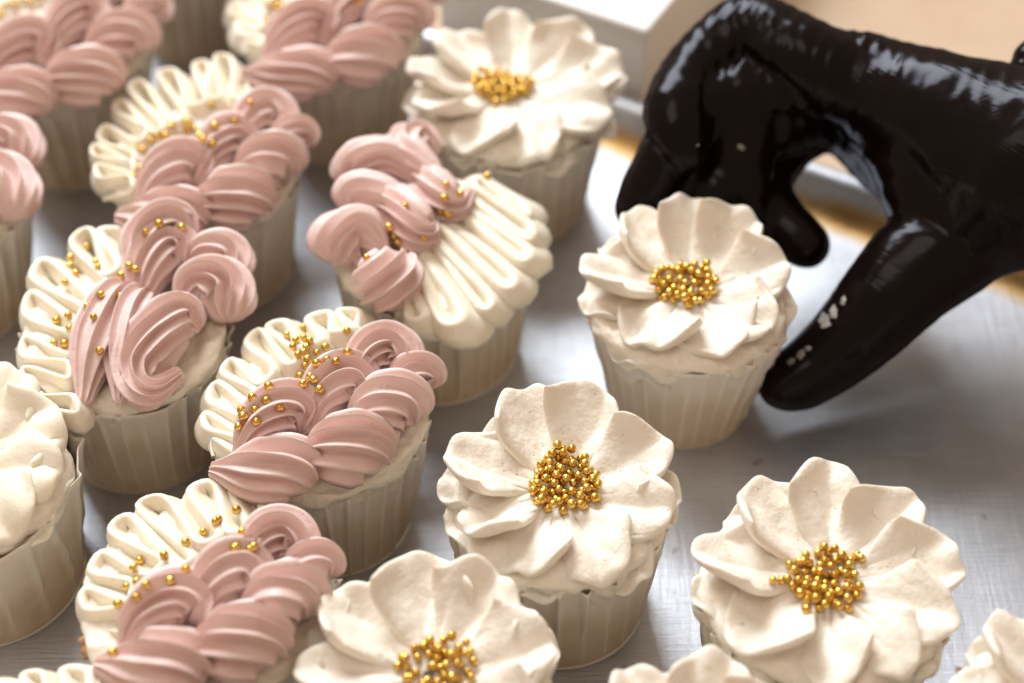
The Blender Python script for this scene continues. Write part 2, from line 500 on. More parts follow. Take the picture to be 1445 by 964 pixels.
def cupcake(px, py, label, group, seed, rb=2.6, rt=3.3, H=4.55, rad=3.25, **kw):
    o = on_plane(px, py, ZT); o = np.array([o[0], o[1], 0.0])
    root = empty('cupcake', o); tag(root, label, 'cupcake', group)
    paper_case(root, seed, rb, rt, H, **kw)
    sponge(root, seed, rb, rt, H, H - .15)
    return root, o

D2R = math.radians
def flower(px, py, label, seed, petals, lower=None, rb=2.6, rt=3.25, R=3.5, beads=55, bc=(0, 0), br=(1.05, 1.05), strays=(), tilt=(0, 0), base_r=3.3, group=GROUP_F, mat='petal', **kw):
    root, o = cupcake(px, py, label, group, seed, rb, rt, **kw)
    cream_base(root, seed + 20, base_r, 4.55, 5.1, rag=.55)
    if lower is None:
        lower = [(p[0] + (13 if p[5] > 0 else -13) + random.uniform(-5, 5), p[1] * random.uniform(1.0, 1.05), random.uniform(.95, 1.2), p[3]) for p in petals]
    for i, (a, l, w, ri) in enumerate(lower):
        front = max(0, -math.sin(D2R(a)))
        petal(root, seed * 31 + i + 100, D2R(a), R * l, 1.12 * w, 4.42, ri * 1.25, cup=.40, skew=.1, droop=.15 + .25 * front, ripple=.15, rho0=1.1, th=.11, lipr=.05, name='lower_petal', mat=mat)
    for i, p in enumerate(petals):
        a, l, w, rise, droop, skew = p[:6]
        petal(root, seed * 17 + i, D2R(a), R * l, 1.2 * w, 5.05, rise * 1.45 + .1, cup=.42, skew=.20 + .25 * abs(skew), droop=droop, ripple=random.uniform(.08, .16), bend=random.uniform(-.25, .25), mat=mat, th=.17 if mat == 'petal' else .30)
    pearl_heap(root, bc[0], bc[1], br[0], br[1], beads, strays, seed)
    if tilt != (0, 0): root.rotation_euler = (D2R(tilt[0]), D2R(tilt[1]), 0)
    return root

# petals: (angle deg, length, width, rise, droop, skew)
f3 = flower(790, 692, 'cream flower cupcake in the lower middle, left of the largest flower', 3,
       [(113, .97, 1.08, .75, 0, .12), (68, .98, 1.0, .75, 0, -.15), (20, 1.0, .95, .55, .0, -.2), (-18, .98, .98, .35, .2, .18), (-62, .98, 1.05, .18, .45, .2),
        (-112, .95, 1.0, .2, .4, .1), (-150, .95, .9, .38, .15, -.2), (163, 1.0, 1.12, .6, 0, .1)],
       rb=2.72, rt=3.25, beads=74, bc=(.15, .12), br=(1.05, 1.15), npl=24, amp=.3, skew=1.5)
flower(1168, 820, 'largest white flower cupcake, lower right, loose gold pearls strayed onto its petals', 4,
       [(125, .95, 1.1, .62, 0, .12), (82, .98, 1.05, .62, 0, -.1), (48, 1.0, .95, .5, 0, -.25), (12, 1.02, 1.0, .4, .1, .2), (-25, 1.0, 1.05, .3, .2, -.2),
        (-62, .98, .95, .2, .35, .2), (-95, .95, .9, .2, .4, .15), (-140, .95, 1.1, .3, .3, .2), (172, 1.0, 1.1, .5, 0, .1)],
       R=3.75, rb=2.8, rt=3.45, base_r=3.5, beads=62, bc=(-.1, -.15), br=(1.1, 1.05), strays=[(-1.6, -.3), (-1.35, -.25), (.9, .75), (.7, .6), (.98, .62), (-.75, -1.2), (-1.05, .4)])
flower(605, 955, 'white flower cupcake cut off by the bottom edge, in front of the ragged pink braid', 5,
       [(140, 1.0, 1.05, .6, 0, .15), (98, .98, 1.15, .75, 0, .1), (52, 1.0, 1.15, .6, 0, -.2), (12, .98, 1.1, .4, 0, .15), (-30, .95, 1.0, .3, .2, .1), (-80, .95, 1, .2, .3, .1), (-130, 1, 1, .2, .3, .1), (180, .98, .95, .45, .1, -.1)],
       R=3.6, beads=48, bc=(.25, .1), br=(1.1, 1.0), rb=2.75, rt=3.3)
flower(971, 408, 'flower cupcake gripped between the thumb and fingers of the black glove', 6,
       [(125, .98, .98, .65, 0, .12), (88, .95, .85, .85, 0, -.1), (52, .98, .9, .75, 0, -.15), (8, .98, 1.0, .5, 0, -.1), (-35, .95, 1.0, .34, .1, .15),
        (-72, .93, 1.15, .3, .08, .05), (-118, .94, 1.15, .3, .08, -.05), (172, 1.0, 1.1, .5, 0, .1)],
       rb=2.35, rt=3.25, R=3.45, beads=66, bc=(-.1, .0), br=(1.1, .95), npl=31, amp=.27)
flower(722, 130, 'blurred flower cupcake at the back, beside the white box', 7,
       [(130, 1.0, 1.0, .5, 0, .2), (90, 1.0, .9, .55, 0, -.2), (48, 1.05, 1.0, .6, 0, -.2), (10, 1.12, 1.05, .5, .0, .2), (-30, 1.05, 1.0, .35, .2, .2),
        (-70, .95, 1.0, .1, .45, .15), (-115, .95, 1.05, .2, .4, -.15), (-160, 1.0, 1.0, .35, .1, .1), (165, 1.05, 1.05, .45, 0, .1)],
       R=3.7, rb=2.75, rt=3.4, beads=60, bc=(-.35, .05), br=(1.1, .8))
flower(985, 1092, 'white flower top peeping over the bottom edge left of the largest flower cupcake', 8,
       [(120, .97, 1.0, .5, 0, .15), (80, 1.0, 1.0, .5, 0, -.1), (40, .95, 1.0, .4, 0, .1), (0, .95, 1, .3, 0, .1), (160, .95, 1, .4, 0, .1), (-60, .95, 1, .2, .2, .1), (-120, .95, 1, .2, .2, .1)],
       R=3.45, beads=0)
flower(1525, 1015, 'white flower cupcake cut off by the bottom right corner', 9,
       [(125, .97, 1.0, .6, 0, .15), (85, 1.0, 1.0, .5, 0, -.1), (165, .98, 1.1, .4, 0, .1), (205, .95, 1, .3, 0, .1), (45, .95, 1, .4, 0, .1), (0, .95, 1, .4, 0, .1), (-60, .95, 1, .2, .2, .1), (-110, .95, 1, .2, .2, .1)],
       R=3.5, beads=0)
flower(-62, 655, 'yellowish cream cupcake in tall folded paper, at the left edge', 10,
       [(60, 1.0, 1.1, .7, 0, -.15), (22, 1.0, 1.1, .5, .1, .2), (-15, .98, 1.0, .35, .3, .15), (-50, 1.0, 1.1, .2, .5, .2), (100, .95, 1, .6, 0, .1), (150, .95, 1, .6, 0, .1), (200, .95, 1, .3, 0, .1), (-100, .95, 1, .2, .3, .1)],
       R=3.4, beads=0, mat='ruffle', rb=3.0, rt=3.4, H=4.6, npl=16, amp=.22, tulip=.25)

# bits of bare sponge that show at the rim
def crumb(root, px, py, z, size, seed):
    o = root.location / CM
    c = on_plane(px, py, z) - np.array(o)
    nu, nv = 12, 18
    V = []
    for i in range(nu):
        for j in range(nv):
            a, b = math.pi * i / (nu - 1), 2 * math.pi * j / nv
            V.append([math.sin(a) * math.cos(b), math.sin(a) * math.sin(b), math.cos(a)])
    V = np.array(V); V = V * (size * (1 + .35 * fbm(V * 2.2, seed)))[:, None] * np.array([1, 1, .8]) + c
    obj('sponge_crumb', mesh('sponge_crumb', V, grid_faces(nu, nv, 0, True), M['cake']), root)

# ---- braided cupcakes: outlines in photograph points on the plane of the cake top
def pts_on(origin, L, z0):
    out = []
    for q in L:
        z = z0 + (q[2] if len(q) > 2 else 0)
        w = on_plane(q[0], q[1], z); out.append(w - origin)
    return out

# template measured on the cupcake left of the middle (centre 450, 572)
T_SHELLS = [   # (points, radius, twist)
    ([(552, 560, .1), (574, 535, .4), (598, 532, .2), (604, 552, -.1)], .64, 1.2),
    ([(512, 556, .1), (514, 515, .5), (540, 492, .5), (563, 503, .3), (560, 528, .0)], .74, 1.5),
    ([(490, 606, .1), (528, 578, .5), (570, 572, .4), (583, 598, -.1)], .86, 1.2),
    ([(438, 612, .1), (452, 565, .5), (482, 534, .6), (504, 545, .3), (498, 570, .1)], .74, 1.6),
    ([(420, 652, .1), (465, 640, .5), (515, 632, .5), (538, 650, -.1)], .94, 1.0),
    ([(335, 655, .0), (362, 605, .5), (402, 576, .6), (428, 588, .3), (424, 615, .1)], .76, 1.6),
    ([(296, 664, -.1), (355, 668, .2), (415, 662, .4), (447, 680, .0)], .86, 1.0),
]
def braided(px, py, label, seed, shells, ruffles, pearls, rad=3.3, zr=5.05, zs=5.35, pale=(), group=GROUP_B, **kw):
    root, o = cupcake(px, py, label, group, seed, **kw)
    cream_base(root, seed + 40, rad - .02, 4.72, 5.12, rag=.39)
    for (O, I, loops, extra) in ruffles:
        ruffle(root, pts_on(o, O, zr - .15), pts_on(o, I, zr + .2), loops, seed, **extra)
    for i, s in enumerate(shells):
        shell(root, pts_on(o, s[0], zs), s[1], seed * 3 + i * 1.7, twist=s[2])
    pearls_seen(root, o, pearls, pale)
    return root
def moved(shells, cx, cy, k, rot=0.0, from_=(450, 572)):
    out = []
    for pts, R, tw in shells:
        q = []
        for p in pts:
            x, y = (p[0] - from_[0]) * k, (p[1] - from_[1]) * k * 1.35
            x, y = x * math.cos(rot) - y * math.sin(rot), x * math.sin(rot) + y * math.cos(rot)
            q.append((cx + x, cy + y / 1.35, *(p[2:])))
        out.append((q, R, tw))
    return out

B = braided
b5 = B(450, 572, 'braided cupcake left of centre with a thick cluster of gold pearls on its ruffle', 11, T_SHELLS,
  [([(300, 640), (296, 580), (318, 522), (360, 482), (415, 458), (470, 448), (530, 452)], [(345, 660), (350, 600), (375, 560), (415, 520), (455, 495), (495, 478), (530, 470)], 7.5, {})],
  [(430, 463), (408, 472), (489, 467), (418, 482), (427, 479), (437, 483), (414, 491), (432, 490), (447, 498), (458, 490), (427, 499), (421, 503), (490, 496), (473, 508), (446, 512), (461, 507),
   (429, 517), (423, 529), (421, 534), (428, 541), (441, 535), (449, 548), (379, 545), (356, 561), (360, 578), (375, 564), (394, 573), (341, 579), (342, 586), (336, 601), (364, 597), (432, 508), (437, 531)],
  rb=2.65, rt=3.2)
b4 = B(172, 460, 'braided cupcake with pearls scattered over wide cream loops and one big pink swirl', 12,
  [([(262, 385, .2), (285, 360, .5), (320, 365, .3), (328, 400, -.1)], .72, 1.2),
   ([(205, 410, .3), (212, 350, .6), (240, 325, .6), (270, 352, .2)], .88, 1.2),
   ([(255, 440, .2), (275, 405, .5), (315, 410, .4), (322, 455, -.1)], .85, 1.2),
   ([(200, 450, .1), (206, 390, .5), (226, 352, .6), (250, 356, .4), (258, 388, .1)], .78, 1.2),
   ([(170, 572, .0), (172, 505, .4), (182, 445, .6), (204, 412, .4)], .66, .5),
   ([(118, 574, -.1), (132, 505, .3), (158, 436, .5), (182, 412, .3)], .76, .5),
   ([(256, 522, .2), (212, 552, .3), (196, 524, .4), (220, 476, .6), (256, 446, .6), (280, 470, .2)], .80, 1.6)],
  [([(55, 590), (26, 520), (34, 450), (62, 390), (105, 350), (150, 328), (205, 345)], [(118, 590), (112, 530), (120, 480), (142, 440), (165, 400), (185, 375), (205, 365)], 6.5, {})],
  [(120, 349), (102, 363), (98, 377), (106, 388), (94, 398), (134, 372), (141, 377), (182, 376), (189, 380), (172, 390), (141, 417), (166, 418), (122, 433), (134, 449), (82, 452), (97, 447), (98, 466), (75, 487), (92, 487), (142, 496),
   (205, 328), (226, 318), (254, 322)], rb=2.6, rt=3.2)
b6 = B(292, 830, 'braided cupcake at the bottom left, cream loops behind a braid and one pale silvery pearl', 13,
  moved(T_SHELLS, 296, 842, 1.06),
  [([(150, 905), (122, 850), (140, 785), (190, 730), (260, 698), (330, 688), (400, 712)], [(185, 900), (190, 850), (230, 815), (280, 795), (320, 775), (350, 757), (400, 740)], 6.8, {})],
  [(336, 720), (311, 733), (304, 738), (285, 753), (261, 768), (232, 785), (198, 794), (189, 803), (181, 826), (192, 823), (206, 824), (192, 843), (168, 854), (240, 818), (262, 803), (161, 920), (333, 771), (331, 776), (352, 777), (358, 770), (366, 763), (342, 751)],
  rad=3.55, rb=2.8, rt=3.4, pale=(20,))
B(288, 222, 'slightly blurred braided cupcake with tight narrow cream folds, pearls along the seam', 14,
  moved(T_SHELLS, 296, 228, .86),
  [([(140, 285), (134, 225), (150, 175), (195, 128), (250, 98), (310, 88), (370, 130)], [(195, 275), (192, 235), (215, 200), (255, 178), (300, 160), (340, 150), (372, 148)], 9.5, {'th': .13})],
  [(240, 180), (264, 172), (214, 197), (221, 190), (232, 192), (201, 210), (264, 178), (277, 185), (281, 192), (287, 197), (302, 177), (302, 205), (297, 148), (330, 170), (187, 247), (195, 238), (263, 187), (355, 147)],
  rb=2.65, rt=3.2, H=4.6)
B(610, 335, 'braided cupcake turned the other way, pink on its left, fat cream folds right', 15,
  [([(640, 285, .2), (600, 245, .4), (570, 215, .5), (590, 200, .2), (620, 215, .1)], .66, -1.5),
   ([(590, 262, .2), (545, 232, .5), (500, 240, .3), (492, 262, 0)], .78, -1.2),
   ([(665, 270, .2), (640, 290, .4), (612, 270, .5), (600, 250, .3)], .66, -1.0),
   ([(575, 335, .2), (545, 295, .4), (505, 280, .4), (482, 300, .1)], .80, -1.2),
   ([(612, 310, .2), (595, 330, .5), (565, 300, .6), (545, 285, .3)], .72, -1.0),
   ([(545, 365, .2), (512, 332, .5), (475, 345, .4), (462, 372, 0)], .84, -1.3),
   ([(575, 362, .3), (560, 385, .5), (535, 400, .4), (520, 405, .0)], .85, -1.0)],
  [([(556, 446, -.2), (606, 462, -.1), (662, 458), (704, 434), (738, 396), (756, 348), (738, 290)], [(575, 410), (585, 372), (603, 342), (622, 312), (642, 288), (664, 262), (692, 245)], 7.5, {'th': .27, 'hgt': .5, 'lean': .5})],
  [(634, 238), (630, 260), (628, 278), (648, 274), (622, 300), (632, 299), (573, 291), (549, 323), (558, 332), (563, 342), (518, 364), (598, 334), (686, 251)],
  rb=2.85, rt=3.2)
B(75, 50, 'blurred braided cupcake in the top left corner, its pearls half out of frame', 16,
  moved(T_SHELLS, 82, 52, .92),
  [([(-70, 90), (-75, 40), (-50, 0), (0, -35), (60, -55), (130, -50)], [(-40, 90), (-20, 50), (10, 20), (50, -5), (90, -15), (130, -20)], 8.5, {})],
  [(3, 10), (42, 2), (55, -4), (0, 20), (20, 5)], rad=3.5, rb=2.8, rt=3.35, H=4.6)
B(466, 20, 'blurred braided cupcake at the top edge with fat pink swirls hanging over its front', 17,
  moved(T_SHELLS, 476, 26, .88),
  [([(345, 70), (328, 20), (345, -30), (400, -60), (470, -75)], [(375, 75), (372, 30), (395, -5), (430, -30), (470, -45)], 7.5, {})],
  [(376, 33), (392, 5), (394, 12), (390, -4), (505, 5), (508, -2), (385, 8)], rad=3.5, rb=2.75, rt=3.3, H=4.6)
B(-108, 268, 'pink topped cupcake at the left edge, only its right side in the frame', 18,
  [([(-60, 240, .2), (-20, 205, .5), (20, 205, .4), (30, 240, 0)], .85, 1.2),
   ([(-90, 290, .2), (-30, 255, .5), (10, 262, .4), (22, 310, 0)], .9, 1.2),
   ([(-160, 300, .2), (-110, 290, .5), (-60, 295, .4), (-30, 335, 0)], .9, 1.2),
   ([(-120, 240, .2), (-90, 200, .5), (-50, 185, .4), (-20, 200, 0)], .85, 1.2)],
  [([(-240, 300), (-240, 220), (-190, 170), (-120, 150)], [(-190, 300), (-180, 240), (-150, 215), (-110, 200)], 6.5, {})],
  [], rb=2.75, rt=3.3)
B(82, 1092, 'cream looped ruffle of a cupcake just entering at the bottom left edge', 19,
  moved(T_SHELLS, 100, 1120, 1.1),
  [([(-80, 1060), (-40, 1000), (20, 962), (82, 950), (140, 955), (200, 1000)], [(-30, 1080), (10, 1050), (50, 1030), (90, 1022), (130, 1020), (190, 1040)], 6.0, {})],
  [], rad=3.5, rb=2.8, rt=3.4)
B(268, -112, 'dark shaded paper case of a cupcake behind, cut off by the top edge', 20,
  moved(T_SHELLS, 275, -110, .8),
  [([(160, -60), (150, -120), (190, -165), (250, -180)], [(200, -70), (200, -120), (230, -140), (260, -150)], 6.0, {})],
  [], rad=3.4, rb=2.65, rt=3.2)

crumb(f3, 645, 728, 4.5, .26, 1); crumb(f3, 650, 745, 4.3, .2, 2)
crumb(b5, 578, 628, 4.6, .22, 3); crumb(b5, 586, 612, 4.7, .16, 4)
crumb(b6, 128, 918, 4.5, .26, 5); crumb(b6, 122, 905, 4.6, .18, 6)

# ------------------------------------------------------------------ tray, table, box
e0 = on_plane(878, 154, 1.2); e1 = on_plane(1442, 350, 1.2)
ed = (e1 - e0); ed[2] = 0; ed /= np.linalg.norm(ed)
en = np.array([-ed[1], ed[0], 0.0])
if en[1] < 0: en = -en                                       # points away from the cakes
def metal_mat():
    t = NT('brushed_aluminium')
    v = t.coord((1, 1, 1))
    br = t.noise(t.coord((6, 140, 1)), 6.0, 4, .6)
    br2 = t.noise(t.coord((90, 8, 1)), 5.0, 4, .6)
    blot = t.noise(v, 14, 4, .6)
    c = t.mix(t.ramp(t.math('ADD', t.math('MULTIPLY', blot, .6), t.math('MULTIPLY', t.noise(t.coord((14, 420, 1)), 4.0, 5, .7), .4)), [(.36, (0, 0, 0)), (.64, (1, 1, 1))]), (.42, .44, .48), (.66, .69, .745))
    spots = t.ramp(t.noise(v, 130, 2, .5), [(.70, (0, 0, 0)), (.76, (1, 1, 1))])
    c = t.mix(t.math('MULTIPLY', spots, .5), c, (.30, .22, .16))
    st = t.attr('stain')
    sc = t.ramp(t.math('ADD', st, t.math('MULTIPLY', t.math('SUBTRACT', t.noise(v, 45, 3), .5), .5)), [(.25, (1, 1, 1)), (.6, (.9, .55, .2)), (.95, (.45, .2, .06))])
    c = t.mix(t.ramp(st, [(.02, (0, 0, 0)), (.15, (1, 1, 1))]), c, sc, 'MULTIPLY')
    r = t.math('ADD', .30, t.math('MULTIPLY', t.math('ADD', blot, br), .14))
    nb = t.bump(br, .25, .0006); nb = t.bump(br2, .2, .0006, nb); nb = t.bump(t.noise(t.coord((18, 500, 1)), 5.0, 4, .7), .25, .0004, nb)
    t.set(Base_Color=c, Metallic=.92, Roughness=r, Normal=nb)
    return t.m
M['metal'] = metal_mat()
# cross profile: distance across the edge, height, stain
prof = [(-90, 0, 0), (-30, 0, 0), (-10, 0, 0), (-2.0, 0, .02), (-1.2, .02, .55), (-.75, .12, .95), (-.45, .4, .7), (-.25, .8, .35), (-.12, 1.15, .12), (0, 1.32, 0), (.18, 1.42, 0), (.42, 1.42, 0), (.62, 1.30, 0), (.68, 1.1, 0), (.6, .92, 0), (.45, .85, 0), (.2, .6, .3), (0, .15, .3), (-.1, -.12, .2), (-90, -.12, 0)]
L0 = np.linspace(-70, 60, 60)
V = []; st = []
for l in L0:
    for (a, z, s_) in prof:
        q = e0 + ed * l + en * a; V.append([q[0], q[1], z]); st.append(s_ * (.85 + .3 * math.sin(l * .55 + 1.3) * math.sin(l * .21)))
F = grid_faces(len(L0), len(prof), 0)
tray = tag(obj('baking_tray', mesh('baking_tray', V, F, M['metal'], attrs={'stain': st})), 'worn aluminium baking tray under all the cupcakes, browned along its rolled edge', 'baking tray')

def table_mat():
    t = NT('kraft_paper'); v = t.coord()
    c = t.ramp(t.noise(v, 9, 4, .6), [(.3, (.44, .31, .20)), (.7, (.56, .43, .31))])
    t.set(Base_Color=c, Roughness=.6, Normal=t.bump(t.noise(v, 60, 3), .2, .002)); return t.m
tb = mesh('tabletop', [[-220, -60, -.3], [220, -60, -.3], [220, 330, -.3], [-220, 330, -.3]], [[0, 1, 2, 3]], table_mat(), False)
tag(obj('tabletop', tb), kind='structure')

# white cardboard box behind the tray
def box_mat():
    t = NT('white_cardboard'); v = t.coord()
    c = t.mix(t.noise(v, 20, 3), (.74, .73, .72), (.80, .79, .78))
    t.set(Base_Color=c, Roughness=.45, Normal=t.bump(t.noise(v, 200, 3), .1, .0005)); return t.m
M['card'] = box_mat()
BH = 4.2
c0 = on_plane(911, 40, BH)
bx, by = -ed, en
def slab(o3, ax, ay, lx, ly, lz, z0):
    V = []
    for z in (z0, z0 + lz):
        for (a, b) in ((0, 0), (lx, 0), (lx, ly), (0, ly)):
            q = o3 + ax * a + ay * b; V.append([q[0], q[1], z])
    F = [[0, 3, 2, 1], [4, 5, 6, 7], [0, 1, 5, 4], [1, 2, 6, 5], [2, 3, 7, 6], [3, 0, 4, 7]]
    return V, F
def bevel(o, w=.08, seg=3):
    m = o.modifiers.new('bevel', 'BEVEL'); m.width = w * CM; m.segments = seg; m.limit_method = 'ANGLE'
    return o
box = empty('cardboard_box', (c0[0], c0[1], -.3)); tag(box, 'white cardboard box behind the tray at the top', 'box')
org = c0 - np.array([0, 0, 0]); lo = np.array([0, 0, 0.0])
V, F = slab(lo, bx, by, 9.2, 14, BH - .1, 0.0); bevel(obj('box_body', mesh('box_body', V, F, M['card'], False), box), .1)
V, F = slab(lo - bx * .12 - by * .12, bx, by, 9.44, 14.3, .45, BH - .15); bevel(obj('box_lid', mesh('box_lid', V, F, M['card'], False), box), .12)

# ------------------------------------------------------------------ the gloved hand
def W(px, py, z): return on_plane(px, py, z)
def glove_mat():
    t = NT('black_nitrile'); v = t.coord()
    n1 = t.noise(v, 26, 4, .6)
    c = t.mix(n1, (.003, .0014, .0012), (.007, .0038, .003))
    r = t.math('ADD', .10, t.math('MULTIPLY', n1, .16))
    wr = t.noise(t.coord((1, 3.2, 1)), 70, 3, .6)
    nb = t.bump(wr, .05, .002)
    def dot(x, y, z):
        q = t.n('ShaderNodeVectorMath'); q.operation = 'DOT_PRODUCT'; t.l(v, q.inputs[0]); q.inputs[1].default_value = (x, y, z); return q.outputs['Value']
    cb = t.n('ShaderNodeCombineXYZ'); t.l(dot(330, 300, 160), cb.inputs[0]); t.l(dot(30, -34, 0), cb.inputs[1]); t.l(dot(10, 10, -55), cb.inputs[2])
    fine = t.noise(cb.outputs[0], 1.0, 3, .6)
    where = t.ramp(t.noise(v, 30, 2), [(.42, (0, 0, 0)), (.6, (1, 1, 1))])
    nb = t.bump(t.math('MULTIPLY', fine, where), .22, .002, nb)
    # thin rubber skin: dull body with a glossy film
    df = t.n('ShaderNodeBsdfDiffuse'); t.l(c, df.inputs['Color']); t.l(nb, df.inputs['Normal'])
    gl = t.n('ShaderNodeBsdfGlossy'); t.l(r, gl.inputs['Roughness']); t.l(nb, gl.inputs['Normal']); gl.inputs['Color'].default_value = (.74, .74, .82, 1)
    fr = t.n('ShaderNodeFresnel'); fr.inputs['IOR'].default_value = 1.32; t.l(nb, fr.inputs['Normal'])
    ms = t.n('ShaderNodeMixShader'); t.l(t.math('MULTIPLY', t.math('MINIMUM', fr.outputs[0], .065), .75), ms.inputs[0])
    t.l(df.outputs[0], ms.inputs[1]); t.l(gl.outputs[0], ms.inputs[2]); t.l(ms.outputs[0], t.t.nodes['Material Output'].inputs['Surface'])
    return t.m
M['glove'] = glove_mat()

CH = [   # chains of (photo x, photo y, height, radius)
    # index
    [(1215, 125, 8.2, 1.45), (1120, 80, 8.8, 1.35), (1050, 42, 9.0, 1.08), (985, 105, 8.0, 1.15), (957, 160, 7.6, 1.14), (964, 207, 7.0, .98)],
    # middle
    [(1215, 115, 7.2, 1.4), (1110, 130, 7.6, 1.3), (1010, 150, 7.4, 1.15), (940, 225, 6.2, 1.0), (905, 292, 4.9, .88)],
    [(1000, 130, 7.4, 1.1), (978, 200, 6.2, 1.05), (965, 270, 5.0, .95)],
    # ring
    [(1200, 150, 6.2, 1.35), (1120, 165, 6.6, 1.25), (1050, 210, 6.2, 1.1), (1000, 295, 4.9, .95)],
    [(1060, 110, 7.8, 1.2), (1040, 180, 6.8, 1.2), (1050, 255, 5.4, 1.1), (1078, 335, 3.9, .95)],
    # little
    [(1190, 165, 5.4, 1.1), (1120, 195, 5.4, .95), (1078, 265, 4.9, .9), (1108, 318, 4.3, .85), (1139, 345, 4.1, .80)],
    # thumb
    [(1450, 250, 6.4, 2.9), (1378, 305, 6.0, 2.15), (1300, 372, 5.1, 1.72), (1242, 434, 4.1, 1.48), (1188, 489, 3.0, 1.27), (1138, 528, 2.3, 1.05), (1106, 543, 2.1, .90)],
    # palm and wrist
    [(1225, 120, 7.4, 1.6), (1330, 200, 7.2, 2.6), (1440, 236, 7.6, 3.35)],
    [(1225, 92, 8.8, 1.1), (1300, 127, 8.7, 1.2), (1400, 165, 8.8, 1.6)],
    [(1290, 170, 7.4, 1.8), (1320, 262, 6.7, 1.78), (1340, 330, 5.7, 1.6)],
    [(1330, 265, 6.4, 1.95), (1400, 285, 6.8, 2.3)],
    [(1190, 100, 8.3, 1.3), (1290, 150, 8.2, 1.9), (1400, 200, 8.2, 2.5)],
    [(1200, 165, 5.2, 1.3), (1290, 230, 6.0, 1.7), (1400, 260, 6.6, 2.3)],
    [(1400, 215, 7.8, 2.7), (1600, 250, 8.6, 3.2), (1720, 270, 9.2, 3.2)],
    [(1452, 84, 9.8, .55), (1490, 76, 9.8, .75), (1560, 90, 10.2, .9)],
]
def capsule_field(X, chains, k=.5):
    D = np.full(X.shape[:-1], 3.0)
    for ch in chains:
        P = [np.append(W(a, b, z), r) for (a, b, z, r) in ch]
        P = spline(np.array(P), (len(P) - 1) * 4 + 1)
        for a, b in zip(P[:-1], P[1:]):
            ab = b[:3] - a[:3]; L2 = ab @ ab + 1e-9
            m = max(a[3], b[3]) + .9                          # only the cells near this piece
            i0 = [int(np.clip(np.searchsorted(ax_[i], min(a[i], b[i]) - m), 0, len(ax_[i]))) for i in range(3)]
            i1 = [int(np.clip(np.searchsorted(ax_[i], max(a[i], b[i]) + m), 0, len(ax_[i]))) for i in range(3)]
            sl = tuple(slice(p, q) for p, q in zip(i0, i1))
            x = X[sl]
            if x.size == 0: continue
            t = np.clip(((x - a[:3]) @ ab) / L2, 0, 1)
            d = np.linalg.norm(x - (a[:3] + t[..., None] * ab), axis=-1) - (a[3] * (1 - t) + b[3] * t)
            kk = k; Dl = D[sl]
            h = np.clip(.5 + .5 * (Dl - d) / kk, 0, 1)
            D[sl] = Dl * (1 - h) + d * h - kk * h * (1 - h) * .5
    return D
def surface_nets(D, org, step):
    s = D < 0
    nx, ny, nz = D.shape
    c = np.zeros((nx - 1, ny - 1, nz - 1), int)
    corners = [(i, j, k) for i in (0, 1) for j in (0, 1) for k in (0, 1)]
    for i, j, k in corners: c += s[i:nx - 1 + i, j:ny - 1 + j, k:nz - 1 + k]
    act = (c > 0) & (c < 8)
    idx = np.full(act.shape, -1); ii = np.argwhere(act); idx[act] = np.arange(len(ii))
    acc = np.zeros((len(ii), 3)); cnt = np.zeros(len(ii))
    for a in corners:
        for ax in range(3):
            if a[ax]: continue
            b = list(a); b[ax] = 1
            da = D[ii[:, 0] + a[0], ii[:, 1] + a[1], ii[:, 2] + a[2]]; db = D[ii[:, 0] + b[0], ii[:, 1] + b[1], ii[:, 2] + b[2]]
            m = (da < 0) != (db < 0)
            t = da / (da - db + 1e-12)
            p = np.array(a, float)[None] + 0 * acc; p[:, ax] = t
            acc[m] += p[m]; cnt[m] += 1
    V = (ii + acc / cnt[:, None]) * step + org
    F = []
    for ax in range(3):
        sl = [slice(None)] * 3; sl2 = [slice(None)] * 3
        sl[ax] = slice(0, -1); sl2[ax] = slice(1, None)
        A, Bb = s[tuple(sl)], s[tuple(sl2)]
        e = np.argwhere(A != Bb)
        u, w = (ax + 1) % 3, (ax + 2) % 3
        e = e[(e[:, u] > 0) & (e[:, w] > 0) & (e[:, u] < D.shape[u] - 1) & (e[:, w] < D.shape[w] - 1)]
        def at(du, dw):
            q = e.copy(); q[:, u] -= du; q[:, w] -= dw; return idx[q[:, 0], q[:, 1], q[:, 2]]
        f = np.stack([at(1, 1), at(0, 1), at(0, 0), at(1, 0)], -1)
        inside = A[tuple(e.T)] if True else None
        f[~inside] = f[~inside][:, ::-1]
        F.append(f)
    F = np.vstack(F); F = F[(F >= 0).all(1)]
    return V, F
step = .088
allp = np.array([W(a, b, z) for ch in CH for (a, b, z, r) in ch])
lo_, hi_ = allp.min(0) - 3.4, allp.max(0) + 3.4
hi_[0] = min(hi_[0], W(1640, 250, 8.6)[0])
ax_ = [np.arange(lo_[i], hi_[i], step) for i in range(3)]
G = np.stack(np.meshgrid(*ax_, indexing='ij'), -1)
Df = capsule_field(G, CH)
